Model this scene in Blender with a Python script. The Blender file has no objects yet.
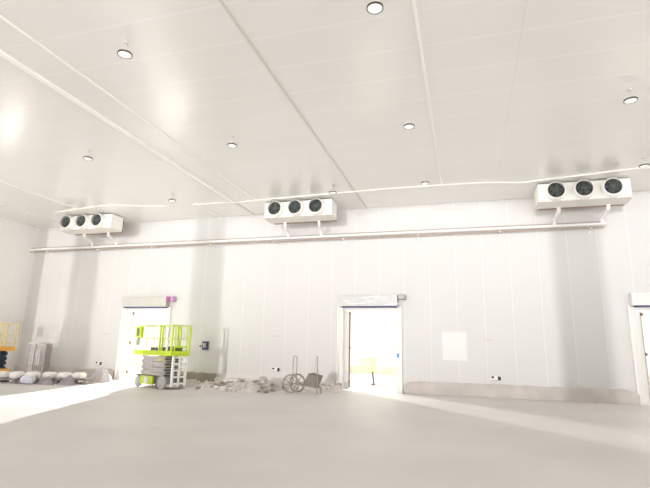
import bpy, bmesh, math, random
from mathutils import Vector, Matrix
random.seed(7)
S = bpy.context.scene
COL = S.collection
PI = math.pi
H = 6.987            # ceiling height of the cold store

# ------------------------------------------------------------------ materials
def mat(name, col, rough=.5, metal=0., noise=0., nscale=3., ior=1.5, coat=0., coat_rough=.03, bump=0., bscale=40., emit=0.):
    m = bpy.data.materials.new(name); m.use_nodes = True
    nt = m.node_tree; b = nt.nodes['Principled BSDF']
    b.inputs['Roughness'].default_value = rough
    b.inputs['Metallic'].default_value = metal
    b.inputs['IOR'].default_value = ior
    b.inputs['Coat Weight'].default_value = coat
    b.inputs['Coat Roughness'].default_value = coat_rough
    c = (*col, 1)
    tc = nt.nodes.new('ShaderNodeTexCoord')
    n = nt.nodes.new('ShaderNodeTexNoise'); n.inputs['Scale'].default_value = nscale; n.inputs['Detail'].default_value = 6
    nt.links.new(tc.outputs['Object'], n.inputs['Vector'])
    r = nt.nodes.new('ShaderNodeMapRange')
    r.inputs['From Min'].default_value = .3; r.inputs['From Max'].default_value = .7
    r.inputs['To Min'].default_value = 1 - noise; r.inputs['To Max'].default_value = 1 + noise * .5
    nt.links.new(n.outputs['Fac'], r.inputs['Value'])
    mx = nt.nodes.new('ShaderNodeVectorMath'); mx.operation = 'SCALE'
    mx.inputs[0].default_value = col
    nt.links.new(r.outputs['Result'], mx.inputs['Scale'])
    nt.links.new(mx.outputs['Vector'], b.inputs['Base Color'])
    if bump:
        bn = nt.nodes.new('ShaderNodeTexNoise'); bn.inputs['Scale'].default_value = bscale; bn.inputs['Detail'].default_value = 4
        nt.links.new(tc.outputs['Object'], bn.inputs['Vector'])
        bp = nt.nodes.new('ShaderNodeBump'); bp.inputs['Strength'].default_value = bump; bp.inputs['Distance'].default_value = .02
        nt.links.new(bn.outputs['Fac'], bp.inputs['Height']); nt.links.new(bp.outputs['Normal'], b.inputs['Normal'])
    if emit:
        b.inputs['Emission Color'].default_value = c; b.inputs['Emission Strength'].default_value = emit
    return m

def panel_mat(name, col, axis, pitch, offset, width, line, rough, ior, coat, coat_rough=.03, strength=1., noise=.02):
    """painted sheet-metal sandwich panels with a joint line every `pitch` metres along `axis`"""
    m = mat(name, col, rough, 0, noise, .6, ior, coat, coat_rough)
    nt = m.node_tree; b = nt.nodes['Principled BSDF']
    tc = [n for n in nt.nodes if n.type == 'TEX_COORD'][0]
    sp = nt.nodes.new('ShaderNodeSeparateXYZ'); nt.links.new(tc.outputs['Object'], sp.inputs[0])
    def M(op, a, bb):
        n = nt.nodes.new('ShaderNodeMath'); n.operation = op
        for i, v in enumerate((a, bb)):
            if isinstance(v, (int, float)): n.inputs[i].default_value = v
            elif v is not None: nt.links.new(v, n.inputs[i])
        return n.outputs[0]
    t = M('FRACT', M('DIVIDE', M('SUBTRACT', sp.outputs['XYZ'.index(axis)], offset), pitch), None)
    f = M('LESS_THAN', t, width / pitch)
    g = M('MULTIPLY', M('LESS_THAN', t, 2.2 * width / pitch), M('SUBTRACT', 1., f))
    src = b.inputs['Base Color'].links[0].from_socket
    mx = nt.nodes.new('ShaderNodeMix'); mx.data_type = 'RGBA'
    nt.links.new(M('MULTIPLY', f, strength), mx.inputs[0]); nt.links.new(src, mx.inputs[6]); mx.inputs[7].default_value = (*line, 1)
    m2 = nt.nodes.new('ShaderNodeMix'); m2.data_type = 'RGBA'
    nt.links.new(M('MULTIPLY', g, .6 * strength), m2.inputs[0]); nt.links.new(mx.outputs[2], m2.inputs[6]); m2.inputs[7].default_value = (.93, .92, .9, 1)
    nt.links.new(m2.outputs[2], b.inputs['Base Color'])
    return m

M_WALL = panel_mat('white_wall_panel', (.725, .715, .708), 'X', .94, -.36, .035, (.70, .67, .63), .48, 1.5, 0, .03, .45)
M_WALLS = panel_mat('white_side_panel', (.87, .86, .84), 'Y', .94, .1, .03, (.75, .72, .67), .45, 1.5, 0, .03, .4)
M_CEIL = panel_mat('white_ceiling_panel', (.87, .855, .83), 'Y', .96, -.3, .02, (.95, .94, .92), .22, 1.75, 0, .03, .6)
M_FLOOR = mat('grey_concrete_floor', (.74, .715, .69), .5, 0, .09, .35, 1.5, 0, .03, .12, 9)
M_KERB = mat('kerb_concrete', (.66, .61, .575), .85, 0, .12, 2., 1.45, 0, .03, .5, 30)
M_KERBD = mat('shaded_bare_kerb', (.38, .34, .28), .9, 0, .15, 3., 1.45, 0, .03, .5, 30)
M_KERBW = mat('white_kerb_cladding', (.80, .77, .75), .6, 0, .05, 2.)
M_WHITE = mat('white_paint', (.85, .84, .81), .4, 0, .02)
M_TRIM = mat('white_sealant_trim', (.93, .92, .88), .5, 0, .02)
M_TRIMG = mat('grey_joint_trim', (.66, .62, .57), .5, 0, .02)
M_CREAM = mat('evaporator_white_casing', (.92, .91, .88), .42, 0, .02)
M_TRAY = mat('evaporator_drain_tray', (.80, .775, .72), .45, 0, .03)
M_DARK = mat('dark_fan_cavity', (.02, .022, .022), .6)
M_GUARD = mat('fan_guard_wire', (.17, .19, .18), .4, .6)
M_BLADE = mat('fan_blade', (.06, .075, .07), .4, .3)
M_COIL = mat('coil_fins', (.40, .27, .2), .5, .5, .2, 30)
M_PIPE = mat('white_pipe_lagging', (.90, .89, .87), .5, 0, .04, 8)
M_PIPEB = mat('brownish_pipe', (.47, .39, .34), .4, .3, .08, 8)
M_RIM = mat('bronze_lamp_rim', (.10, .085, .07), .4, .5)
M_LAMP = mat('pale_grey_lamp_body', (.62, .60, .57), .45)
M_DIFF = mat('lamp_diffuser', (.9, .9, .88), .4, emit=.35)
M_GREYH = mat('grey_header_box', (.60, .58, .54), .45, .1, .05, 4)
M_WHITEH = mat('film_wrapped_header', (.68, .66, .66), .35, 0, .12, 5)
M_SEAL = mat('dark_blue_seal', (.045, .05, .16), .5)
M_GREYM = mat('grey_metal', (.32, .31, .30), .45, .5, .1, 5)
M_LIME = mat('lime_green_paint', (.62, .80, .03), .42, 0, .04, 5)
M_PLIME = mat('pale_lime_rail', (.72, .78, .34), .45, 0, .05)
M_LGREY = mat('light_grey_steel', (.60, .57, .55), .5, .2, .12, 14)
M_DGREY = mat('dark_grey_steel', (.20, .19, .19), .5, .2, .1, 8)
M_TYRE = mat('pale_grey_tyre', (.50, .48, .47), .6, 0, .1, 8)
M_BLACK = mat('black_plastic', (.02, .02, .025), .5)
M_NAVY = mat('navy_plastic', (.035, .05, .13), .45)
M_ORANGE = mat('orange_paint', (.80, .40, .05), .45, 0, .06, 5)
M_PALEY = mat('pale_yellow_rail', (.80, .70, .42), .5, 0, .05)
M_BLUEG = mat('dark_blue_grey_steel', (.06, .085, .13), .5, .3, .2, 8)
M_WIRE = mat('grey_wire', (.58, .54, .55), .45, .3)
M_SIDE = mat('shaded_brown_grey_mesh', (.46, .40, .40), .6, 0, .2, 20)
M_SACK = mat('white_plastic_wrap', (.88, .86, .82), .4, 0, .04, 4, bump=.3, bscale=8)
M_PLUM = mat('dark_plum_sheet', (.33, .28, .31), .7, 0, .3, 8)
M_TARP = mat('lilac_grey_tarp', (.62, .56, .60), .6, 0, .14, 12, bump=.5, bscale=14)
M_WOOD = mat('weathered_timber', (.36, .33, .32), .8, 0, .2, 10)
M_BLUEW = mat('pale_blue_film', (.66, .67, .76), .35, 0, .12, 8)
M_RUB = [mat('rubble_%s' % n, c, .9, 0, .15, 8, bump=.5, bscale=25) for n, c in
         (('pale', (.66, .62, .59)), ('grey', (.50, .45, .42)), ('white', (.86, .84, .82)), ('tan', (.36, .30, .25)))]
M_PINK = mat('rubble_pink', (.75, .45, .38), .9)
M_RUST = mat('cart_steel', (.42, .37, .33), .6, .3, .2, 10)
M_TUB = mat('cart_tub_grey', (.27, .24, .20), .7, .1, .2, 6)
M_YELP = mat('soft_yellow_paint', (.86, .80, .42), .5)
M_YEL = mat('yellow_paint', (.85, .66, .06), .5, 0, .05)
M_PYEL = mat('pale_yellow_paint', (.88, .85, .66), .5, 0, .05)
M_MAG = mat('magenta_sticker', (.36, .10, .29), .5)
M_LIL = mat('lilac_sticker', (.62, .38, .62), .5)
M_SKY = mat('blue_sticker', (.05, .42, .85), .5)
M_BROWN = mat('brown_rubber', (.22, .13, .09), .6)
M_TANF = mat('far_room_kerb', (.66, .62, .50), .8, 0, .05)
M_FWALL = mat('far_room_wall', (.88, .87, .84), .5, 0, .02)
M_FFLOOR = mat('far_room_floor', (.74, .72, .67), .5, 0, .04, .5)

# ------------------------------------------------------------------ mesh helpers
class MB:
    def __init__(s): s.bm = bmesh.new()
    def box(s, c, size, rot=None, bevel=0.):
        r = bmesh.ops.create_cube(s.bm, size=1.)
        M = Matrix.Translation(c) @ (rot.to_4x4() if rot else Matrix.Identity(4)) @ Matrix.Diagonal((*size, 1))
        bmesh.ops.transform(s.bm, matrix=M, verts=r['verts'])
        if bevel:
            es = list({e for v in r['verts'] for e in v.link_edges})
            bmesh.ops.bevel(s.bm, geom=es, offset=bevel, segments=2, affect='EDGES', profile=.6)
        return s
    def bb(s, x0, x1, y0, y1, z0, z1, bevel=0.):
        return s.box(((x0+x1)/2, (y0+y1)/2, (z0+z1)/2), (abs(x1-x0), abs(y1-y0), abs(z1-z0)), None, bevel)
    def cyl(s, p0, p1, r, r2=None, seg=16, caps=True):
        p0, p1 = Vector(p0), Vector(p1); d = p1 - p0
        q = bmesh.ops.create_cone(s.bm, cap_ends=caps, segments=seg, radius1=r, radius2=r if r2 is None else r2, depth=d.length)
        M = Matrix.Translation((p0+p1)/2) @ d.to_track_quat('Z', 'Y').to_matrix().to_4x4()
        bmesh.ops.transform(s.bm, matrix=M, verts=q['verts']); return s
    def bar(s, p0, p1, w, h=None):
        p0, p1 = Vector(p0), Vector(p1); d = p1 - p0
        s.box((p0+p1)/2, (w, h or w, d.length), d.to_track_quat('Z', 'Y').to_matrix()); return s
    def tube(s, pts, r, seg=10, closed=False):
        P = [Vector(p) for p in pts]; n = len(P); rings = []
        up = None
        for i in range(n):
            if closed: t = (P[(i+1) % n] - P[i-1]).normalized()
            else: t = (P[min(i+1, n-1)] - P[max(i-1, 0)]).normalized()
            if up is None:
                up = Vector((0, 0, 1)) if abs(t.z) < .9 else Vector((1, 0, 0))
            a = (up - t * up.dot(t)).normalized(); b = t.cross(a); up = a
            rings.append([s.bm.verts.new(P[i] + r * (math.cos(2*PI*k/seg) * a + math.sin(2*PI*k/seg) * b)) for k in range(seg)])
        for i in range(n if closed else n-1):
            A, B = rings[i], rings[(i+1) % n]
            for k in range(seg): s.bm.faces.new((A[k], A[(k+1) % seg], B[(k+1) % seg], B[k]))
        if not closed:
            s.bm.faces.new(rings[0][::-1]); s.bm.faces.new(rings[-1])
        return s
    def lathe(s, prof, c=(0, 0, 0), axis='Z', seg=28):
        R = {'Z': Matrix.Identity(3), 'Y': Matrix.Rotation(PI/2, 3, 'X'), 'X': Matrix.Rotation(PI/2, 3, 'Y')}[axis]
        rings = []
        for r, h in prof:
            rings.append([s.bm.verts.new(Vector(c) + R @ Vector((r*math.cos(2*PI*k/seg), r*math.sin(2*PI*k/seg), h))) for k in range(seg)])
        for A, B in zip(rings, rings[1:]):
            for k in range(seg): s.bm.faces.new((A[k], A[(k+1) % seg], B[(k+1) % seg], B[k]))
        return s
    def prism(s, pts, axis, a, b):
        """polygon pts (2-D) extruded along axis from a to b"""
        def P(u, v, w): return {'Y': (u, w, v), 'X': (w, u, v), 'Z': (u, v, w)}[axis]
        A = [s.bm.verts.new(P(u, v, a)) for u, v in pts]; B = [s.bm.verts.new(P(u, v, b)) for u, v in pts]
        s.bm.faces.new(A); s.bm.faces.new(B[::-1]); n = len(pts)
        for i in range(n): s.bm.faces.new((A[i], A[(i+1) % n], B[(i+1) % n], B[i]))
        return s
    def blob(s, c, size, rough=.15, sub=2, seed=0, rot=None):
        rr = random.Random(seed)
        q = bmesh.ops.create_icosphere(s.bm, subdivisions=sub, radius=1.)
        for v in q['verts']: v.co *= 1 + rr.uniform(-rough, rough)
        M = Matrix.Translation(c) @ (rot.to_4x4() if rot else Matrix.Identity(4)) @ Matrix.Diagonal((*size, 1))
        bmesh.ops.transform(s.bm, matrix=M, verts=q['verts']); return s
    def build(s, name, m, parent=None, smooth=False):
        bmesh.ops.recalc_face_normals(s.bm, faces=s.bm.faces)
        me = bpy.data.meshes.new(name); s.bm.to_mesh(me); s.bm.free()
        me.materials.append(m)
        if smooth:
            for p in me.polygons: p.use_smooth = True
            try: me.set_sharp_from_angle(angle=math.radians(40))
            except Exception: pass
        o = bpy.data.objects.new(name, me); COL.objects.link(o)
        if parent: o.parent = parent
        return o

def tag(o, label=None, cat=None, group=None, kind=None):
    if label: o['label'] = label
    if cat: o['category'] = cat
    if group: o['group'] = group
    if kind: o['kind'] = kind
    return o
def thing(name, label, cat, loc, rz=0, group=None, kind=None):
    o = bpy.data.objects.new(name, None); COL.objects.link(o)
    o.empty_display_size = .2
    o.location = loc; o.rotation_euler = (0, 0, rz)
    return tag(o, label, cat, group, kind)
def struct(o, label, cat): return tag(o, label, cat, None, 'structure')
def kids(o): return [c for c in bpy.data.objects if c.parent == o]
def copy_tree(o, parent=None):
    c = o.copy(); COL.objects.link(c)
    if parent: c.parent = parent
    for ch in kids(o): copy_tree(ch, c)
    return c

# ------------------------------------------------------------------ the setting
XL, XR, YR = -20.1, 12.0, -26.0
struct(MB().bb(-26, XR + 4, YR, .3, -.2, 0).build('floor', M_FLOOR), 'smooth pale grey concrete floor of the cold store', 'floor')
struct(MB().bb(-26, XR + 4, YR, .3, H, H + .2).build('ceiling', M_CEIL), 'glossy white panelled ceiling with thin joints', 'ceiling')
DOORS = [(-14.36, -12.28), (-4.52, -2.46), (5.26, 7.3)]
DH = 3.02
w = MB()
xs = [XL - .2] + [v for d in DOORS for v in d] + [XR + .2]
for i in range(0, len(xs), 2): w.bb(xs[i], xs[i+1], 0, .15, 0, H)
for a, b in DOORS: w.bb(a, b, 0, .15, DH, H)
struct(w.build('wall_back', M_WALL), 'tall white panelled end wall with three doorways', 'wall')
LD = (-2.85, -1.45)
w = MB().bb(XL - .15, XL, LD[1], 0, 0, H).bb(XL - .15, XL, -6, LD[0], 0, H).bb(XL - .15, XL, LD[0], LD[1], DH, H)
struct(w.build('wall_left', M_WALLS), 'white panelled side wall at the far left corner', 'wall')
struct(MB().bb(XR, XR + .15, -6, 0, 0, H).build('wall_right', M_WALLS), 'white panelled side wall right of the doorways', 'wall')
# piers of the open side behind the viewer; low daylight falls between them
for (x, wd) in ((1.22, 1.5), (-13.05, 1.4), (-19.5, 1.5)):
    struct(MB().bb(x - wd/2, x + wd/2, -24.4, -23.9, 0, H).build('wall_rear', M_WHITE), 'white pier on the open side of the hall', 'pier')

# kerb along the foot of the back wall
def kerb(x0, x1, m, label, h=.43, d=.14, ledge=False, rl=False, rr=False):
    b = MB(); n = max(2, int((x1 - x0) / .22)); rows = []
    rnd = random.Random(int(x0 * 10))
    for i in range(n + 1):
        x = x0 + (x1 - x0) * i / n
        hh = h + rnd.uniform(-.016, .016)
        e = min(1, ((x - x0) + .05) / .3) if rl else 1
        e *= min(1, ((x1 - x) + .05) / .3) if rr else 1
        hh *= .55 + .45 * math.sqrt(e)
        if ledge: pr = [(0, 0), (-d - .05, 0), (-d - .05, hh * .55), (-d * .4, hh * .66), (-d * .4, hh), (0, hh)]
        else: pr = [(0, 0), (-d, 0), (-d, hh * .9), (-d + .025, hh), (0, hh)]
        rows.append([b.bm.verts.new((x, p, z)) for p, z in pr])
    for A, B in zip(rows, rows[1:]):
        k = len(A)
        for j in range(k): b.bm.faces.new((A[j], A[(j+1) % k], B[(j+1) % k], B[j]))
    b.bm.faces.new(rows[0]); b.bm.faces.new(rows[-1][::-1])
    struct(b.build('baseboard_back', m), label, 'kerb')
kerb(XL, -14.62, M_KERB, 'grey concrete kerb along the wall left of the first doorway', rr=True)
kerb(-12.05, -9.72, M_KERBD, 'bare brownish concrete kerb with shade in its colour behind the green lift')  # concrete is brown-grey; the wall band's shadow is mixed into its colour
kerb(-9.72, -4.78, M_KERBW, 'white stepped kerb behind the rubble', ledge=True, rr=True)
kerb(-2.2, 5.12, M_KERB, 'grey concrete kerb between middle and right doorways', rl=True, rr=True)

# door frames with a header box above
def door(n, x0, x1, hm, label, film):
    t = thing('door_%d' % n, label, 'doorway', (x0, 0, 0), 0, None, 'structure')
    wd = x1 - x0
    f = MB()
    f.bb(-.16, .03, -.10, .16, 0, DH + .02, .012).bb(wd - .03, wd + .16, -.10, .16, 0, DH + .02, .012)
    f.bb(.03, wd - .03, -.06, .16, DH - .07, DH + .05, .01)
    f.build('door_frame', M_WHITE, t)
    MB().bb(-.19, -.13, -.13, .0, 0, 3.08).bb(wd + .13, wd + .19, -.13, .0, 0, 3.08).build('jamb_trim', M_TRIM, t)
    MB().bb(-.10, wd + .06, -.30, 0, 3.08, 3.50, .02).build('header_box', hm, t)
    MB().bb(-.0, wd + .0, -.28, -.08, 3.03, 3.08).build('header_seal', M_SEAL, t)
    if film:
        g = MB()
        for i in range(7): g.box((random.uniform(.1, wd - .1), -.303, random.uniform(3.13, 3.45)), (random.uniform(.2, .6), .012, .035), Matrix.Rotation(random.uniform(-.12, .12), 3, 'Y'))
        g.build('wrapping_film', M_TRIM, t)
    # edge of the opened leaf and its fittings, seen just inside the opening
    MB().bb(.03, .22, .16, .22, 0.02, DH - .1).build('door_leaf', M_WHITE, t)
    MB().bb(.215, .245, .12, .24, .1, DH - .12).build('leaf_edge', M_BROWN if film else M_LGREY, t)
    for z in (.32, 1.55, DH - .2): MB().bb(.22, .28, .08, .14, z - .05, z + .05).build('hinge', M_BROWN, t)
    return t, wd
t1, wd = door(1, *DOORS[0], M_GREYH, 'left doorway with a grey header box above', False)
MB().bb(wd + .04, wd + .22, -.29, 0, 3.30, 3.51, .01).build('end_cover', M_MAG, t1)['label'] = 'magenta end cover'
MB().bb(wd + .22, wd + .36, -.25, 0, 3.30, 3.53, .01).build('end_cap', M_LIL, t1)['label'] = 'lilac end cap'
t2, wd = door(2, *DOORS[1], M_WHITEH, 'middle doorway with a film wrapped white header box', True)
m_ = MB().bb(wd + .07, wd + .34, -.26, -.0, 3.32, 3.50, .02).cyl((wd + .22, -.26, 3.41), (wd + .22, -.31, 3.41), .07).build('motor', M_GREYM, t2)
m_['label'] = 'grey drive motor'
MB().bb(wd + .0, wd + .08, -.115, -.10, 1.24, 1.38).build('sticker', M_SKY, t2)['label'] = 'small blue sticker'
t3, wd = door(3, *DOORS[2], M_WHITE, 'right doorway cut off by the picture edge', False)
# side doorway in the left wall
t = thing('door_4', 'doorway in the left side wall behind the orange lift', 'doorway', (XL, LD[0], 0), 0, None, 'structure')
MB().bb(-.16, .06, -.12, 0, 0, DH + .12).bb(-.16, .06, 1.4, 1.52, 0, DH + .12).bb(-.16, .06, 0, 1.4, DH, DH + .12).build('door_frame', M_WHITE, t)

# raised joint strips on the ceiling
def strip(n, x, y0, y1, wd, dp, m, label):
    struct(MB().bb(x - wd/2, x + wd/2, y0, y1, H - dp, H + .01).build('trim_%d' % n, m), label, 'trim')
strip(1, -8.47, -25, -2.05, .11, .05, M_TRIM, 'thick white ceiling joint strip left of the middle evaporator')
strip(2, -7.52, -25, -2.0, .045, .02, M_TRIM, 'thin white ceiling joint strip right of the thick one')
strip(3, -3.62, -25, 0, .06, .012, M_TRIMG, 'grey ceiling joint running to the wall right of the middle evaporator')
strip(4, -.61, -25, -2.2, .045, .025, M_TRIM, 'white ceiling joint strip above the right half of the wall')
strip(5, 1.19, -25, 0, .10, .01, M_CEIL, 'faint flat ceiling joint left of the right evaporator')
strip(6, -15.47, -25, -2.0, .06, .025, M_TRIM, 'white ceiling joint strip ending at the left evaporator')
strip(7, -18.2, -25, -.6, .06, .025, M_TRIM, 'white ceiling joint strip nearest the left side wall')
strip(8, -10.07, -2.05, 0, .07, .03, M_TRIM, 'short white ceiling strip meeting the wall over the shaded band')
strip(9, -8.47, -1.95, 0, .11, .012, M_TRIMG, 'short grey ceiling joint between thick strip and wall')

# bright neighbouring room seen through the doorways
struct(MB().bb(-40, 16, .15, 13.2, -.2, -.002).build('floor', M_FFLOOR), 'pale floor of the bright room beyond the doorways', 'floor')
struct(MB().bb(-40, 16, 13, 13.2, 0, 5.2).build('wall_far', M_FWALL), 'white far wall of the bright room beyond', 'wall')
struct(MB().bb(-40, 16, .15, 13.2, 5, 5.2).build('ceiling', M_FWALL), 'white ceiling of the bright room beyond', 'ceiling')
struct(MB().bb(-40, 16, 12.86, 13, 0, .45).build('baseboard_far', M_TANF), 'beige kerb along the far wall of the bright room', 'kerb')
struct(MB().bb(-7.9, -7.5, 12.5, 13, 0, 5).build('wall_far', M_FWALL), 'white pilaster on the far wall beyond', 'wall')

# ------------------------------------------------------------------ evaporators
def make_evaporator():
    t = thing('evaporator', None, 'evaporator', (0, 0, 0))
    # local: x along the casing from 0 to 2.68, y from 0 (front) to .85 (back), z from 0 to .66
    MB().bb(0, 2.34, 0, .8, .06, .64, .012).build('casing', M_CREAM, t)
    MB().bb(2.345, 2.68, .0, .72, .06, .64, .012).build('end_cover', M_CREAM, t)
    MB().bb(2.42, 2.62, .72, .84, .08, .6).build('coil', M_COIL, t)
    MB().bb(.1, 2.40, .80, .85, .1, .6).build('rear_coil', M_COIL, t)
    MB().prism([(.0, .06), (.0, .03), (.66, -.01), (.70, .02), (.70, .06)], 'X', -.02, 2.70).build('drain_tray', M_TRAY, t)
    for x in (.06, 1.55, 2.28, 2.4): MB().bb(x - .012, x + .012, -.012, .0, .12, .6).build('panel_joint', M_TRAY, t)
    MB().bb(.1, 2.66, .71, .84, -.01, .10).build('rear_frame', M_COIL, t)['label'] = 'brownish rear frame'
    for i in range(3):
        cx = .50 + .81 * i; cz = .335
        # fan collar standing off the front panel
        c = MB().lathe([(.31, 0), (.31, -.05), (.29, -.22), (.272, -.25), (.25, -.25), (.255, -.2), (.27, .0)], (cx, 0, cz), 'Y')
        # lathe 'Y' maps +h to -y, so mirror
        for v in c.bm.verts: v.co.y = -v.co.y
        col = c.build('fan_collar', M_CREAM, t, True)
        MB().cyl((cx, -.14, cz), (cx, -.02, cz), .258, seg=28).build('fan_cavity', M_DARK, col)
        g = MB()
        for r in (.06, .12, .18, .24): g.tube([(cx + r*math.cos(a*PI/12), -.255 - .012, cz + r*math.sin(a*PI/12)) for a in range(24)], .006, 6, True)
        for k in range(8):
            a = k*PI/4; g.cyl((cx, -.265, cz), (cx + .26*math.cos(a), -.252, cz + .26*math.sin(a)), .005, seg=6)
        g.build('fan_guard', M_GUARD, col)
        f = MB().cyl((cx, -.22, cz), (cx, -.14, cz), .06, seg=16)
        for k in range(5):
            a = 2*PI*k/5 + .3*i
            R = Matrix.Rotation(-a, 3, 'Y') @ Matrix.Rotation(.5, 3, 'X')
            d = Vector((math.cos(a), 0, math.sin(a))) * .135
            f.box(Vector((cx, -.18, cz)) + d, (.15, .012, .11), R)
        f.build('fan_blade', M_BLADE, col)
    for x in (.2, 2.1):
        for y in (.15, .65):
            MB().cyl((x, y, .63), (x, y, .72), .014, seg=8).bb(x - .05, x + .05, y - .03, y + .03, .63, .66).build('hanger', M_GREYM, t)
    return t
EZ = 6.29
e = make_evaporator()
EV = [(-17.05, 'white three fan evaporator under the ceiling in the left corner'),
      (-7.28, 'white three fan evaporator under the ceiling left of the middle doorway'),
      (2.43, 'white three fan evaporator under the ceiling nearest the right doorway')]
for i, (x, lab) in enumerate(EV):
    o = e if i == 0 else copy_tree(e)
    o.location = (x, -1.63, EZ); tag(o, lab, 'evaporator', 'evaporators under the ceiling')

# pipe run under the evaporators
pr = thing('pipe_run', 'long white insulated pipe run along the top of the end wall', 'pipe', (0, 0, 0))
PY, PZ = -.3, 5.83
MB().cyl((XL + .01, PY, PZ), (4.68, PY, PZ), .052, seg=14).build('main_pipe', M_PIPE, pr, True)
MB().cyl((XL + .01, PY + .04, PZ - .105), (4.6, PY + .04, PZ - .105), .03, seg=10).build('thin_pipe', M_PIPEB, pr, True)
MB().cyl((XL + .01, PY + .07, PZ + .085), (4.5, PY + .07, PZ + .085), .018, seg=10).build('liquid_line', M_PIPEB, pr, True)
for k in range(9):
    x = -19 + 2.9 * k
    MB().bb(x - .025, x + .025, PY - .06, -.001, PZ - .15, PZ - .125).bb(x - .025, x + .025, -.03, -.001, PZ - .25, PZ + .1).build('bracket', M_TRIM, pr)
def bez(pts, n=6):
    out = []
    P = [Vector(p) for p in pts]
    out.append(P[0])
    for i in range(1, len(P) - 1):
        a = P[i] + (P[i-1] - P[i]).normalized() * .1; b = P[i] + (P[i+1] - P[i]).normalized() * .1
        for k in range(n + 1):
            t_ = k / n; out.append(a.lerp(P[i], t_).lerp(P[i].lerp(b, t_), t_))
    out.append(P[-1]); return out
for ex, shift in ((EV[0][0], (.78, .84)), (EV[1][0], (.66, .80)), (EV[2][0], (.74, .90))):
    for dx, sx in ((0, shift[0]), (1.25 if ex < 0 else 1.32, shift[1])):
        xt = ex + sx + dx - .05; xb = xt + (-.10 if ex < 0 else -.06)
        MB().tube(bez([(xt, -.98, EZ + .0), (xt, -.98, EZ - .14), (xb, -.36, EZ - .24), (xb, PY, PZ)]), .058, 10).build('riser', M_PIPE, pr, True)

# ceiling conduits near the wall
def conduit(pts, r, label):
    P = [Vector((x, y, H - r - .001)) for x, y in pts]
    out = []
    for i in range(len(P) - 1):
        p0, p1, p2, p3 = P[max(i-1, 0)], P[i], P[i+1], P[min(i+2, len(P)-1)]
        for k in range(6):
            s_ = k / 6
            out.append(.5 * ((2*p1) + (p2-p0)*s_ + (2*p0-5*p1+4*p2-p3)*s_*s_ + (3*p1-p0-3*p2+p3)*s_**3))
    out.append(P[-1])
    tag(MB().tube(out, r, 8).build('conduit', M_TRIM, None, True), label, 'conduit', 'ceiling conduits')
conduit([(-10.24, -1.97), (-9.04, -1.97), (-8.2, -1.92), (-7.26, -1.98), (-4.16, -2.13), (-2.0, -2.20), (.62, -2.12), (1.88, -1.86), (2.4, -1.95), (4.13, -2.24), (5.2, -2.42), (8, -2.6)], .028,
        'long wavy white conduit on the ceiling in front of the middle and right evaporators')
conduit([(-17.0, -2.2), (-15.4, -2.45), (-13.79, -2.6), (-12.46, -2.3), (-11.4, -2.05)], .025, 'short thin white conduit on the ceiling beside the left evaporator')

# ------------------------------------------------------------------ lamps
def make_lamp():
    t = thing('pendant_lamp', None, 'lamp', (0, 0, 0))
    MB().lathe([(.0, 0), (.05, 0), (.05, -.03), (.0, -.035)], seg=16).build('ceiling_rose', M_LAMP, t, True)
    MB().cyl((0, 0, -.02), (0, 0, -.2), .008, seg=8).build('rod', M_LAMP, t)
    MB().lathe([(.0, -.17), (.06, -.17), (.12, -.20), (.142, -.222), (.146, -.25), (.0, -.25)], seg=28).build('lamp_housing', M_LAMP, t, True)
    MB().lathe([(.132, -.235), (.150, -.235), (.152, -.264), (.134, -.266), (.132, -.235)], seg=28).build('rim', M_RIM, t, True)
    MB().lathe([(.133, -.25), (.131, -.262), (.06, -.268), (.0, -.269)], seg=28).build('diffuser', M_DIFF, t, True)
    return t
lamp0 = make_lamp()
LAMPS = [(-5.87, -11.36, 'round pendant lamp near the upper left of the ceiling'),
         (-1.18, -11.39, 'round pendant lamp at the top edge of the picture, largest of the lamps'),
         (-10.36, -7.36, 'small round lamp left of the thick white ceiling strip, far from the wall'),
         (-5.81, -7.2, 'round pendant lamp on the ceiling above the gap left of the middle evaporator'),
         (-1.13, -7.2, 'round pendant lamp in the middle of the ceiling beside the white joint strip'),
         (3.5, -7.3, 'round pendant lamp at the right of the ceiling above the right evaporator'),
         (-10.3, -3.25, 'small round lamp near the wall between left and middle evaporators'),
         (-4.22, -2.85, 'small round lamp on the ceiling just at the right end of the middle evaporator'),
         (-1.09, -3.1, 'small round lamp near the wall right of the middle doorway'),
         (5.0, -3.2, 'small round lamp by the right picture edge beside the right evaporator')]
for i, (x, y, lab) in enumerate(LAMPS):
    o = lamp0 if i == 0 else copy_tree(lamp0)
    o.location = (x, y, H - .001); o.scale = (.88, .88, 1); tag(o, lab, 'lamp', 'pendant lamps under the ceiling')

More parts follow.
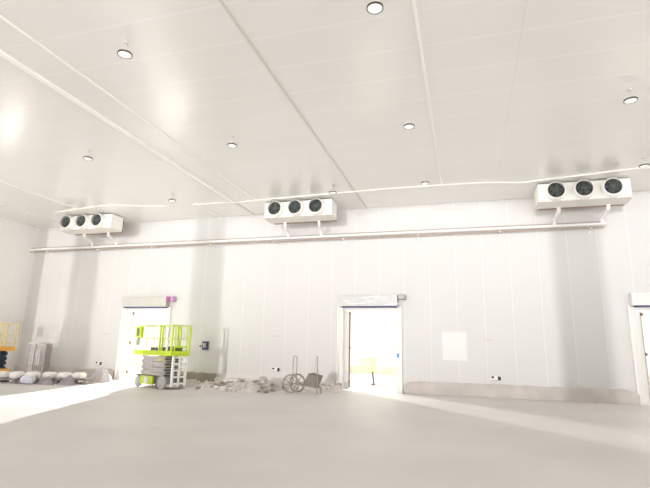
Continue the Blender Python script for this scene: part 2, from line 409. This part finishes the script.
# ------------------------------------------------------------------ scissor lifts
def make_lift(label, loc, rz, deck_m, rail_m, pack_m, base_m, wheel_m, ladder_m, box_m):
    t = thing('scissor_lift', label, 'scissor lift', loc, rz, 'scissor lifts')
    MB().bb(-.93, .93, -.36, .36, .16, .42, .02).build('chassis', base_m, t)
    MB().bb(-.99, .70, -.41, .41, .40, .445, .008).build('base_plate', M_DGREY, t)
    MB().bb(-.62, .12, -.45, -.36, .12, .40, .015).build('side_box', box_m, t)
    c = MB().bb(-.36, -.12, -.475, -.45, .15, .37, .01).build('side_box_door', M_TRIM, t); c['label'] = 'white side box door'
    for x, r in ((-.78, .19), (.62, .22)):
        for y in (-.40, .40):
            wh = MB().lathe([(.0, -.07), (r*.55, -.07), (r*.6, -.055), (r*.9, -.06), (r, -.03), (r, .03), (r*.9, .06), (r*.6, .055), (r*.55, .07), (0, .07)], (x, y, r), 'Y', 24).build('wheel', wheel_m, t, True)
            MB().cyl((x, y - .085, r), (x, y + .085, r), .06, seg=12).build('wheel_hub', M_LGREY, wh)
    # folded scissor stack: pairs of long flat arms, layer on layer
    zb, zt, n = .44, 1.10, 7
    dz = (zt - zb) / n
    for k in range(n):
        z0 = zb + dz * (k + .5); s_ = 1 if k % 2 else -1
        a = MB()
        for y in (-.36, .36): a.bar((-.72, y, z0 - s_ * dz * .22), (.62, y, z0 + s_ * dz * .22), .045, dz * .88)
        for y in (-.30, .30): a.bar((-.72, y, z0 + s_ * dz * .22), (.62, y, z0 - s_ * dz * .22), .045, dz * .88)
        a.cyl((-.7, -.38, z0), (-.7, .38, z0), .025, seg=8).cyl((-.05, -.39, z0), (-.05, .39, z0), .03, seg=8).cyl((.6, -.38, z0), (.6, .38, z0), .025, seg=8)
        a.build('scissor_arm', pack_m, t)
    MB().bb(-.55, .5, -.2, .2, .44, 1.08).build('lift_cylinder', M_DGREY, t)
    MB().bb(.30, .52, -.392, -.384, .93, 1.02).build('warning_plate', M_YEL, t)['label'] = 'small yellow plate'
    # platform
    X0, X1, Y = (-1.24 if ladder_m else -1.1), .98, .40
    MB().bb(X0, X1, -Y, Y, 1.12, 1.20, .01).build('deck', deck_m, t)
    tb = MB().bb(X0, X1, -Y, -Y + .03, 1.20, 1.29).bb(X0, X1, Y - .03, Y, 1.20, 1.29).bb(X0, X0 + .03, -Y, Y, 1.20, 1.29).bb(X1 - .03, X1, -Y, Y, 1.20, 1.29)
    tb.build('toe_board', deck_m, t)
    for z, nm in ((2.18, 'top_rail'), (1.72, 'mid_rail')):
        q = [(X0 + .02, -Y + .02, z), (X1 - .02, -Y + .02, z), (X1 - .02, Y - .02, z), (X0 + .02, Y - .02, z)]
        b = MB()
        for i in range(4): b.cyl(q[i], q[(i+1) % 4], .021 if nm == 'top_rail' else .015, seg=8)
        b.build(nm, rail_m, t)
    for x in (X0 + .02, -.55, .26, .40, X1 - .02):
        for y in (-Y + .02, Y - .02):
            r = .03 if x > .2 else .018
            MB().bar((x, y, 1.2), (x, y, 2.19), r * 1.7).build('guardrail_post', deck_m if x > .2 and ladder_m else rail_m, t)
    # gate frame at the end
    MB().bar((X1 - .02, -.25, 1.25), (X1 - .02, -.25, 2.15), .035).bar((X1 - .02, .25, 1.25), (X1 - .02, .25, 2.15), .035).bb(X1 - .03, X1, -.25, .25, 1.40, 1.46).build('gate', deck_m if ladder_m else rail_m, t)
    # control box on the rail
    b = MB().bb(-1.16, -.80, -.49, -.36, 1.74, 2.14, .02).build('control_box', box_m, t)
    MB().bb(-1.04, -.90, -.502, -.49, 1.80, 2.08).build('control_panel', M_DGREY, b)['label'] = 'dark control panel'
    MB().bar((-.99, -.44, 1.46), (-.97, -.44, 1.75), .1, .06).build('document_case', M_LGREY, t)
    if ladder_m is None: return t
    # ladder at the end
    l = MB()
    for y in (-.27, .27): l.bb(.95, 1.01, y - .04, y + .04, .1, 1.12)
    for k in range(5): l.bb(.95, 1.01, -.27, .27, .16 + .22*k, .22 + .22*k)
    l.bb(.95, 1.01, -.03, .03, .1, 1.12)
    l.build('ladder', ladder_m, t)
    return t
make_lift('lime green scissor lift with lowered platform in front of the left doorway', (-10.62, -2.44, 0), math.radians(-20),
          M_LIME, M_PLIME, M_LGREY, M_DGREY, M_TYRE, M_TRIM, M_LIME)
make_lift('orange scissor lift with pale guardrails cut off by the left picture edge', (-18.4, -2.95, 0), math.radians(0),
          M_ORANGE, M_PALEY, M_BLUEG, M_ORANGE, M_TYRE, None, M_ORANGE)
# things left on the green lift's platform
def on_lift(x, y, z=1.2):
    a = math.radians(-20); return (-10.62 + x*math.cos(a) - y*math.sin(a), -2.44 + x*math.sin(a) + y*math.cos(a), z)
t = thing('toolbox', 'low dark toolbox on the lime lift platform at its middle', 'toolbox', on_lift(-.18, -.12), math.radians(-20))
MB().bb(-.3, .3, -.12, .12, 0, .17, .02).build('case', M_DGREY, t); MB().bb(-.32, .32, -.13, .13, .17, .205, .01).build('lid', M_GREYM, t); MB().tube([(-.1, 0, .2), (-.1, 0, .26), (.1, 0, .26), (.1, 0, .2)], .012, 6).build('handle', M_BLACK, t)
t = thing('toolbox', 'dark green crate on the lime lift platform near its ladder end', 'crate', on_lift(.66, .0), math.radians(-20))
b = MB().bb(-.19, .19, -.17, .17, 0, .02)
for q in ((-.19, -.17, -.17, .17), (.17, .19, -.17, .17), (-.17, .17, -.17, -.15), (-.17, .17, .15, .17)): b.bb(*q, .02, .24)
t.name = 'crate'
b.build('box', mat('dark_green_plastic', (.10, .20, .04), .5), t); MB().bb(-.16, .16, -.14, .14, .02, .19).build('filling', M_DGREY, t)

# ------------------------------------------------------------------ left corner stock
t = thing('wire_cage', 'pale grey wire mesh cage standing behind the white sacks', 'cage', (-18.1, -.75, 0))
WX, WY, WZ = .46, .17, 1.44
fr = MB()
for x in (-WX, WX):
    for y in (-WY, WY): fr.bar((x, y, 0), (x, y, WZ), .045)
for z in (.12, WZ - .02):
    for y in (-WY, WY): fr.bar((-WX, y, z), (WX, y, z), .04)
    for x in (-WX, WX): fr.bar((x, -WY, z), (x, WY, z), .04)
fr.build('frame', M_WIRE, t)
g = MB()
for k in range(1, 8):
    x = -WX + 2*WX*k/8; g.cyl((x, -WY, .12), (x, -WY, WZ), .011, seg=6)
for k in range(1, 7): g.cyl((-WX, -WY, .12 + 1.32*k/7), (WX, -WY, .12 + 1.32*k/7), .011, seg=6)
g.build('front_mesh', M_WIRE, t)
g = MB()
for k in range(1, 10): g.bb(WX - .015, WX + .015, -WY + .034*k - .011, -WY + .034*k + .011, .12, WZ)  # side face in shade: its darkness is put into the slat colour
g.build('side_slats', M_SIDE, t)['label'] = 'slatted side with shade in its brown grey'
MB().bb(-WX, WX, -WY, WY, .1, .14).build('base', M_WIRE, t)
MB().bb(WX - .42, WX + .03, -.03, .03, WZ - .03, WZ + .03).build('top_bar', M_SIDE, t)

def make_pallet():
    t = thing('pallet', None, 'pallet', (0, 0, 0))
    b = MB()
    for k in range(5): b.bb(-.55, .55, -.36 + .155*k, -.26 + .155*k, .12, .145)
    b.build('deck_boards', M_WOOD, t)
    for x in (-.5, 0, .5): MB().bb(x - .05, x + .05, -.36, .36, .02, .12).build('stringer', M_WOOD, t)
    for y in (-.3, .3): MB().bb(-.55, .55, y - .06, y + .06, 0, .02).build('bottom_board', M_WOOD, t)
    return t
p0 = make_pallet()
def row(u, d=0.): return (-16.5 + 2.75*u + .42*d, -3.75 + 1.3*u - .90*d)     # along the slanted row; d steps towards the viewer
PAL = [(*row(.02), 'grey timber pallet at the left picture edge'), (*row(.42), 'grey timber pallet in the middle of the row below the wire cage'),
       (*row(.82), 'grey timber pallet at the right end of the row near the lilac mound')]
for i, (x, y, lab) in enumerate(PAL):
    o = p0 if i == 0 else copy_tree(p0)
    o.location = (x, y, 0); o.rotation_euler.z = .44; tag(o, lab, 'pallet', 'pallets in the left corner')
def sack(x, y, z, s, seed, label):
    b = MB(); q = bmesh.ops.create_icosphere(b.bm, subdivisions=3, radius=1.)
    rr = random.Random(seed)
    for v in q['verts']:
        c = v.co
        sq = lambda u: math.copysign(abs(u) ** .62, u)
        v.co = Vector((sq(c.x) * .31 * s, sq(c.y) * .24, sq(c.z) * .135 + .135)) + Vector((rr.uniform(-.006, .006), 0, rr.uniform(-.006, .006)))
        if v.co.z < .02: v.co.z = 0
    o = b.build('sack', M_SACK, None, True); o.location = (x, y, z); o.rotation_euler.z = rr.uniform(-.2, .2)
    tag(o, label, 'sack', 'white sacks in the left corner')
for i, (u, lab) in enumerate([(.0, 'white plastic sack at the left picture edge below the orange lift'), (.17, 'white plastic sack second from the left picture edge'),
        (.345, 'white plastic sack below the left half of the wire cage'), (.54, 'white plastic sack right of the wire cage and blue film'),
        (.71, 'white plastic sack between the two plum bundles'), (.88, 'white plastic sack nearest the lilac tarpaulin mound')]):
    sack(*row(u), .145, .66, i, lab)
# dark plum bundles bunched up in front of the right-hand pallets
def bundle(x, y, wx, wy, h, seed, lean, label):
    rr = random.Random(seed); b = MB(); n = 22; rings = []
    for f, z in ((1., 0), (.9, .2), (.66, .5), (.36, .82), (.08, 1.)):
        rings.append([b.bm.verts.new((f*wx*math.cos(2*PI*a/n)*(1 + .08*math.sin(4*2*PI*a/n)) + lean*z, f*wy*math.sin(2*PI*a/n), z*h + (rr.uniform(-.02, .02) if z else 0))) for a in range(n)])
    for A, B in zip(rings, rings[1:]):
        for k in range(n): b.bm.faces.new((A[k], A[(k+1) % n], B[(k+1) % n], B[k]))
    b.bm.faces.new(rings[-1]); b.bm.faces.new(rings[0][::-1])
    o = b.build('sheet_bundle', M_PLUM); o.location = (x, y, 0)
    tag(o, label, 'bundle', 'plum sheet bundles')
bundle(*row(.56, .58), .38, .13, .27, 3, .16, 'dark plum sheet bundle on the floor right of the pale blue film')
bundle(*row(.80, .58), .38, .13, .32, 4, .18, 'dark plum sheet bundle on the floor next to the lilac mound')
# lilac tarpaulin mound
b = MB(); n = 26
rr = random.Random(5); rings = []
for r_, z in ((1., 0), (.86, .14), (.66, .30), (.46, .44), (.26, .52), (.06, .545)):
    rings.append([b.bm.verts.new(((r_*.46 + (.03*math.sin(5*a*2*PI/n) if r_ < .95 else 0)) * math.cos(2*PI*a/n), r_*.42*math.sin(2*PI*a/n), z + (rr.uniform(-.015, .015) if z else 0))) for a in range(n)])
for A, B in zip(rings, rings[1:]):
    for k in range(n): b.bm.faces.new((A[k], A[(k+1) % n], B[(k+1) % n], B[k]))
b.bm.faces.new(rings[-1]); b.bm.faces.new(rings[0][::-1])
o = b.build('tarpaulin', M_TARP); o.location = (-14.05, -1.5, 0)
tag(o, 'lilac grey tarpaulin mound at the right end of the sacks', 'tarpaulin')
b = MB().blob((0, 0, .16), (.26, .2, .17), .14, 2, 4)
for v in b.bm.verts: v.co.z = max(0, v.co.z)
o = b.build('film_bundle', M_BLUEW); o.location = (*row(.38, .62), 0)
tag(o, 'crumpled pale blue film bundle on the floor before the sacks', 'bundle')
def plank(x, y, L, rz, label, z=0):
    o = MB().bb(-L/2, L/2, -.06, .06, 0, .05, .004).build('plank', M_WOOD); o.location = (x, y, z); o.rotation_euler.z = rz
    tag(o, label, 'plank', 'planks before the pallets')
plank(*row(.08, .56), 1.1, .44, 'grey plank on the floor in front of the sacks at the left')

# ------------------------------------------------------------------ rubble and handcart
def heap(x0, x1, y0, y1, hmax, seed, label):
    rr = random.Random(seed); n = int((x1 - x0) / .07); k = 16; b = MB(); rows = []
    ph = [rr.uniform(0, 6) for _ in range(6)]
    for i in range(n + 1):
        row = []
        for j in range(k + 1):
            u, v = i / n, j / k
            x, y = x0 + (x1 - x0)*u, y0 + (y1 - y0)*v
            env = min(1, u * 5) * min(1, (1 - u) * 6) * math.sin(PI * min(1, v * 1.05) ** .8) ** .7 if 0 < v < 1 else 0
            z = hmax * env * (.62 + .25 * math.sin(3.1*x + ph[0]) * math.sin(2.3*y + ph[1]) + .18 * math.sin(7*x + ph[2])) + env * rr.uniform(-.04, .05)
            row.append(b.bm.verts.new((x, y, max(.0, z))))
        rows.append(row)
    for i in range(n):
        for j in range(k): b.bm.faces.new((rows[i][j], rows[i+1][j], rows[i+1][j+1], rows[i][j+1]))
    per = [r[0] for r in rows] + rows[-1][1:] + [r[-1] for r in rows[::-1][1:]] + rows[0][::-1][1:-1]
    base = [b.bm.verts.new((v.co.x, v.co.y, -.001)) for v in per]
    o = b.build('rubble_heap', M_RUB[0]); tag(o, label, 'rubble', None, 'stuff')
    def hz(x, y):
        i = min(n, max(0, int((x - x0)/(x1 - x0)*n))); j = min(k, max(0, int((y - y0)/(y1 - y0)*k)))
        return o.data.vertices[i*(k+1) + j].co.z
    return hz
h1 = heap(-9.2, -6.45, -2.65, -.5, .33, 2, 'long low heap of pale broken plaster and concrete along the white kerb')
h3 = heap(-10.9, -9.25, -1.55, -.35, .24, 5, 'low grey debris heap behind the ladder end of the lime lift')
h2 = heap(-5.5, -4.35, -.98, -.2, .28, 9, 'small heap of grey debris between handcart and middle doorway')
def chunk(x, y, z, s, m, seed, label, group):
    rr = random.Random(seed)
    b = MB(); q = bmesh.ops.create_icosphere(b.bm, subdivisions=1, radius=1.)
    for v in q['verts']: v.co *= rr.uniform(.7, 1.15)
    R = Matrix.Rotation(rr.uniform(0, 6), 3, 'Z') @ Matrix.Rotation(rr.uniform(-.5, .5), 3, 'X')
    bmesh.ops.transform(b.bm, matrix=R.to_4x4() @ Matrix.Diagonal((s, s*rr.uniform(.55, .9), s*rr.uniform(.35, .6), 1)), verts=b.bm.verts)
    mz = min(v.co.z for v in b.bm.verts)
    for v in b.bm.verts: v.co.z -= mz
    o = b.build('rubble_chunk', m); o.location = (x, y, max(0, z - .012)); tag(o, label, 'rubble', group)
rr = random.Random(11)
for i in range(135):
    x = rr.uniform(-9.1, -6.5); y = -2.6 + 1.75 * rr.random() ** 1.3
    chunk(x, y, h1(x, y), rr.uniform(.05, .13), M_RUB[rr.choice((0, 1, 1, 2, 2, 3, 3))], i, 'broken chunk of plaster or concrete on the long heap by the kerb', 'chunks on the long rubble heap')
for i in range(26):
    x = rr.uniform(-5.4, -4.45); y = rr.uniform(-.95, -.3)
    chunk(x, y, h2(x, y), rr.uniform(.05, .10), M_RUB[rr.choice((0, 1, 1, 3))], 200 + i, 'broken chunk on the small debris heap right of the handcart', 'chunks on the small debris heap')
for i in range(26):
    x = rr.uniform(-10.7, -9.35); y = rr.uniform(-1.5, -.5)
    chunk(x, y, h3(x, y), rr.uniform(.05, .10), M_RUB[rr.choice((0, 1, 2, 3))], 300 + i, 'broken chunk on the low debris heap behind the lime lift', 'chunks behind the lime lift')
chunk(-8.6, -2.0, h1(-8.6, -2.0), .11, M_PINK, 400, 'small pinkish brick fragment lying on the long rubble heap', None)

t = thing('handcart', 'two wheeled grey handcart with spoked wheels and upright handles beside the rubble', 'handcart', (-5.80, -2.05, 0), math.radians(-8))
def cart_wheel(y):
    r = .305
    wh = MB().tube([(r*.95*math.cos(a*PI/18), y, r + r*.95*math.sin(a*PI/18)) for a in range(36)], .028, 8, True).build('wheel', M_RUST, t, True)
    g = MB()
    for k in range(8): a = k*PI/4 + .2; g.cyl((0, y, r), (.285*math.cos(a), y, r + .285*math.sin(a)), .013, seg=6)
    g.build('spokes', M_RUST, wh); MB().cyl((0, y - .06, r), (0, y + .06, r), .05, seg=12).build('hub', M_RUST, wh)
cart_wheel(0); cart_wheel(.5)
MB().cyl((0, -.05, .305), (0, .55, .305), .02, seg=8).build('axle', M_RUST, t)
b = MB()
for y in (.1, .42): b.bar((0, y, .305), (.95, y, .2), .035)
b.bar((.95, .1, .2), (.95, .1, .0), .035).bar((.95, .42, .2), (.95, .42, 0), .035)
b.build('frame', M_RUST, t)
# sheet-metal tub, open at the top
b = MB()
o8 = [(.38, .24), (.86, .24), (1.0, .60), (.62, .66)]
b.prism(o8, 'Y', .10, .12).prism(o8, 'Y', .40, .42)
b.bb(.38, .86, .1, .42, .23, .25)
for (a0, a1) in (((.86, .24), (1.0, .60)), ((.38, .24), (.62, .66))):
    P0, P1 = Vector((a0[0], .26, a0[1])), Vector((a1[0], .26, a1[1])); d = P1 - P0
    b.box((P0 + P1)/2, (.02, .30, d.length), Matrix.Rotation(math.atan2(d.x, d.z), 3, 'Y'))
b.build('tub', M_TUB, t)
for x, lean in ((.02, .0), (.98, .02)):
    zb = .29 if x < .5 else .2
    MB().tube(bez([(x, .1, zb), (x + lean, .1, 1.22), (x + lean + .06, .1 + .16, 1.22), (x + lean + .06, .26, zb if x < .5 else .55)]) if x < .5 else [(x - .03, .1, .19), (x - .03, .1, .7), (x - .05, .1, 1.24)], .016, 8).build('handle', M_RUST, t, True)

# ------------------------------------------------------------------ small wall fittings
def socket(x, z, label):
    t = thing('socket', label, 'socket', (x, 0, z), 0, 'sockets low on the wall')
    MB().bb(-.17, .17, -.025, 0, -.085, .085, .006).build('plate', M_TRIM, t)
    MB().bb(-.15, -.06, -.035, -.02, 0, .07).build('switch', mat('plum_switch', (.10, .02, .10), .4), t)
    MB().bb(.06, .16, -.035, -.02, -.065, .07).build('outlet', M_BLACK, t)
    MB().bb(-.16, .06, -.032, -.02, -.075, -.055).build('strip', M_GREYM, t)
socket(.9, .63, 'black and white wall socket right of the middle doorway above the kerb')
socket(-7.18, .65, 'black and white wall socket above the rubble heap')
socket(-15.53, .63, 'grey wall socket above the sacks left of the left doorway')
def ledge(x, z, label):
    t = thing('wall_hook', label, 'hook', (x, 0, z), 0, 'thin wall hooks')
    MB().bb(-.14, .14, -.035, 0, -.014, .014).build('plate', M_TRIMG, t)
    MB().bb(-.03, .03, -.04, 0, .014, .05).build('peg', M_TRIMG, t)
ledge(.72, 1.9, 'thin grey wall hook above the socket right of the middle doorway')
ledge(-7.2, 1.92, 'thin grey wall hook above the socket over the rubble')
ledge(-15.3, 1.9, 'thin grey wall hook left of the left doorway')
t = thing('switch_box', 'dark navy switch box on the wall between green lift and rubble', 'switch box', (-10.33, 0, 1.5))
MB().bb(-.12, .13, -.1, 0, -.17, .17, .02).build('box', M_NAVY, t)
MB().bb(-.07, .05, -.112, -.1, -.08, .1, .005).build('cover', M_LGREY, t)['label'] = 'pale grey cover'
MB().cyl((-.24, 0, -.02), (-.24, -.06, -.02), .035, seg=12).bb(-.22, -.12, -.02, 0, -.035, -.005).build('knob', M_BROWN, t)

o = MB().bb(-.42, .42, -.008, 0, -.49, .49, .003).build('reflection_panel', mat('reflection_white', (.80, .80, .795), .4)); o.location = (-.43, 0, 1.68)  # bright window reflection in the wall, built as a thin lighter panel
tag(o, 'faint white square window reflection built as a thin panel right of the middle doorway', 'reflection')
# thing standing in the bright room, seen through the middle doorway
t = thing('slatted_barrier', 'pale yellow slatted barrier on thin grey leg seen through the middle doorway', 'barrier', (-4.05, 3.3, 0))
BZ0, BZ1 = .55, 1.16
b = MB()
for k in range(8):
    if k in (4, 5): continue
    x = -.48 + .13*k; b.bb(x - .045, x + .045, -.02, .02, BZ0, BZ1)
b.build('slats', M_PYEL, t)
MB().bb(-.005, .085, -.03, .02, BZ0, BZ1 + .02).bb(.125, .215, -.03, .02, BZ0 + .05, BZ1).build('centre_slats', M_YELP, t)['label'] = 'brighter yellow centre slats'
MB().bb(-.53, .5, .02, .05, BZ0 + .06, BZ0 + .12).bb(-.53, .5, .02, .05, BZ1 - .12, BZ1 - .06).build('rail', M_PYEL, t)
MB().tube([(.03, .04, BZ0 + .1), (.06, .04, .38), (.10, .02, .06)], .035, 8).build('leg', M_BLUEG, t, True)
MB().bb(.0, .17, -.08, .1, 0, .06, .015).build('foot', M_BROWN, t)
MB().tube([(-.4, .04, BZ0 + .1), (-.42, .05, .3), (-.46, .06, 0)], .02, 8).build('side_leg', M_TRIM, t, True)
MB().tube([(.4, .04, BZ0 + .1), (.42, .05, .3), (.46, .06, 0)], .02, 8).build('side_leg', M_TRIM, t, True)

# ------------------------------------------------------------------ light
wd = bpy.data.worlds.new('World'); S.world = wd; wd.use_nodes = True
nt = wd.node_tree; bg = nt.nodes['Background']
tc = nt.nodes.new('ShaderNodeTexCoord'); sp = nt.nodes.new('ShaderNodeSeparateXYZ'); rp = nt.nodes.new('ShaderNodeValToRGB')
mr = nt.nodes.new('ShaderNodeMapRange'); mr.inputs['From Min'].default_value = -.5; mr.inputs['From Max'].default_value = .5
nt.links.new(tc.outputs['Generated'], sp.inputs[0]); nt.links.new(sp.outputs['Z'], mr.inputs['Value']); nt.links.new(mr.outputs['Result'], rp.inputs['Fac'])
# unseen bright ground below the horizon, added to lift the ceiling; hazy sky above
GROUND_FILL, SKYV = 3.3, .6
el = rp.color_ramp.elements
el[0].position = .10; el[0].color = (.35, .345, .335, 1)              # dimmer straight down, shaped to keep the near ceiling darker
el[1].position = .26; el[1].color = (1, .985, .965, 1)
for pos, c in ((.47, (1, .985, .965, 1)), (.53, (SKYV/GROUND_FILL, SKYV/GROUND_FILL, SKYV/GROUND_FILL*1.03, 1))):
    e_ = el.new(pos); e_.color = c
nt.links.new(rp.outputs['Color'], bg.inputs[0]); bg.inputs[1].default_value = GROUND_FILL
def light(kind, name, loc, energy, col=(1, 1, 1), **kw):
    l = bpy.data.lights.new(name, kind); l.energy = energy; l.color = col
    for k, v in kw.items(): setattr(l, k, v)
    o = bpy.data.objects.new(name, l); COL.objects.link(o); o.location = loc; return o
sun = light('SUN', 'low_daylight', (0, -40, 5), .66, (1, .97, .95), angle=math.radians(1.0))
d = Vector((math.sin(math.radians(6)), math.cos(math.radians(6)), -math.tan(math.radians(.15))))
sun.rotation_euler = d.to_track_quat('-Z', 'Y').to_euler()
# floodlights and ceiling panels of the bright room beyond
for x in (-30, -22, -14, -6, 2, 10):
    light('AREA', 'room_light', (x, 7, 4.9), 230, (1, .99, .96), shape='RECTANGLE', size=5, size_y=4)
def flood(loc, target, energy, deg):
    o = light('SPOT', 'floodlight', loc, energy, (1, .98, .96), shadow_soft_size=.1, spot_size=math.radians(deg), spot_blend=.3)
    o.rotation_euler = (Vector(target) - Vector(loc)).to_track_quat('-Z', 'Y').to_euler()
flood((-16.5, 10.8, 2.7), (-13.0, -1, .8), 62000, 24)
flood((-11.6, 9.6, 3.6), (-3.5, 0, 1.0), 10500, 15)
light('AREA', 'side_room_light', (-22.0, -1.75, 1.9), 75, (1, .99, .97), shape='RECTANGLE', size=1.8, size_y=2.6).rotation_euler = (0, math.radians(-90), 0)

# ------------------------------------------------------------------ camera
F, YAW, PITCH, ROLL, D = 473.878, -.2901411, .2168177, .0232320, 17.7832
cy, sy = math.cos(YAW), math.sin(YAW)
fw = Vector((sy*math.cos(PITCH), cy*math.cos(PITCH), math.sin(PITCH)))
rt = Vector((cy, -sy, 0)); up = rt.cross(fw)
r2 = rt*math.cos(ROLL) + up*math.sin(ROLL); u2 = -rt*math.sin(ROLL) + up*math.cos(ROLL)
cam = bpy.data.cameras.new('Camera'); cam.sensor_width = 36; cam.lens = F / 650 * 36
co = bpy.data.objects.new('Camera', cam); COL.objects.link(co)
Mx = Matrix((r2, u2, -fw)).transposed().to_4x4(); Mx.translation = (0, -D, 1.5)
co.matrix_world = Mx
S.camera = co
S.view_settings.view_transform = 'Standard'; S.view_settings.look = 'None'
S.view_settings.gamma = 1; S.view_settings.use_curve_mapping = False
S.view_settings.exposure = 0.54
S.cycles.max_bounces = 10; S.cycles.diffuse_bounces = 7
S.cycles.sample_clamp_indirect = 6
S.cycles.use_denoising = True
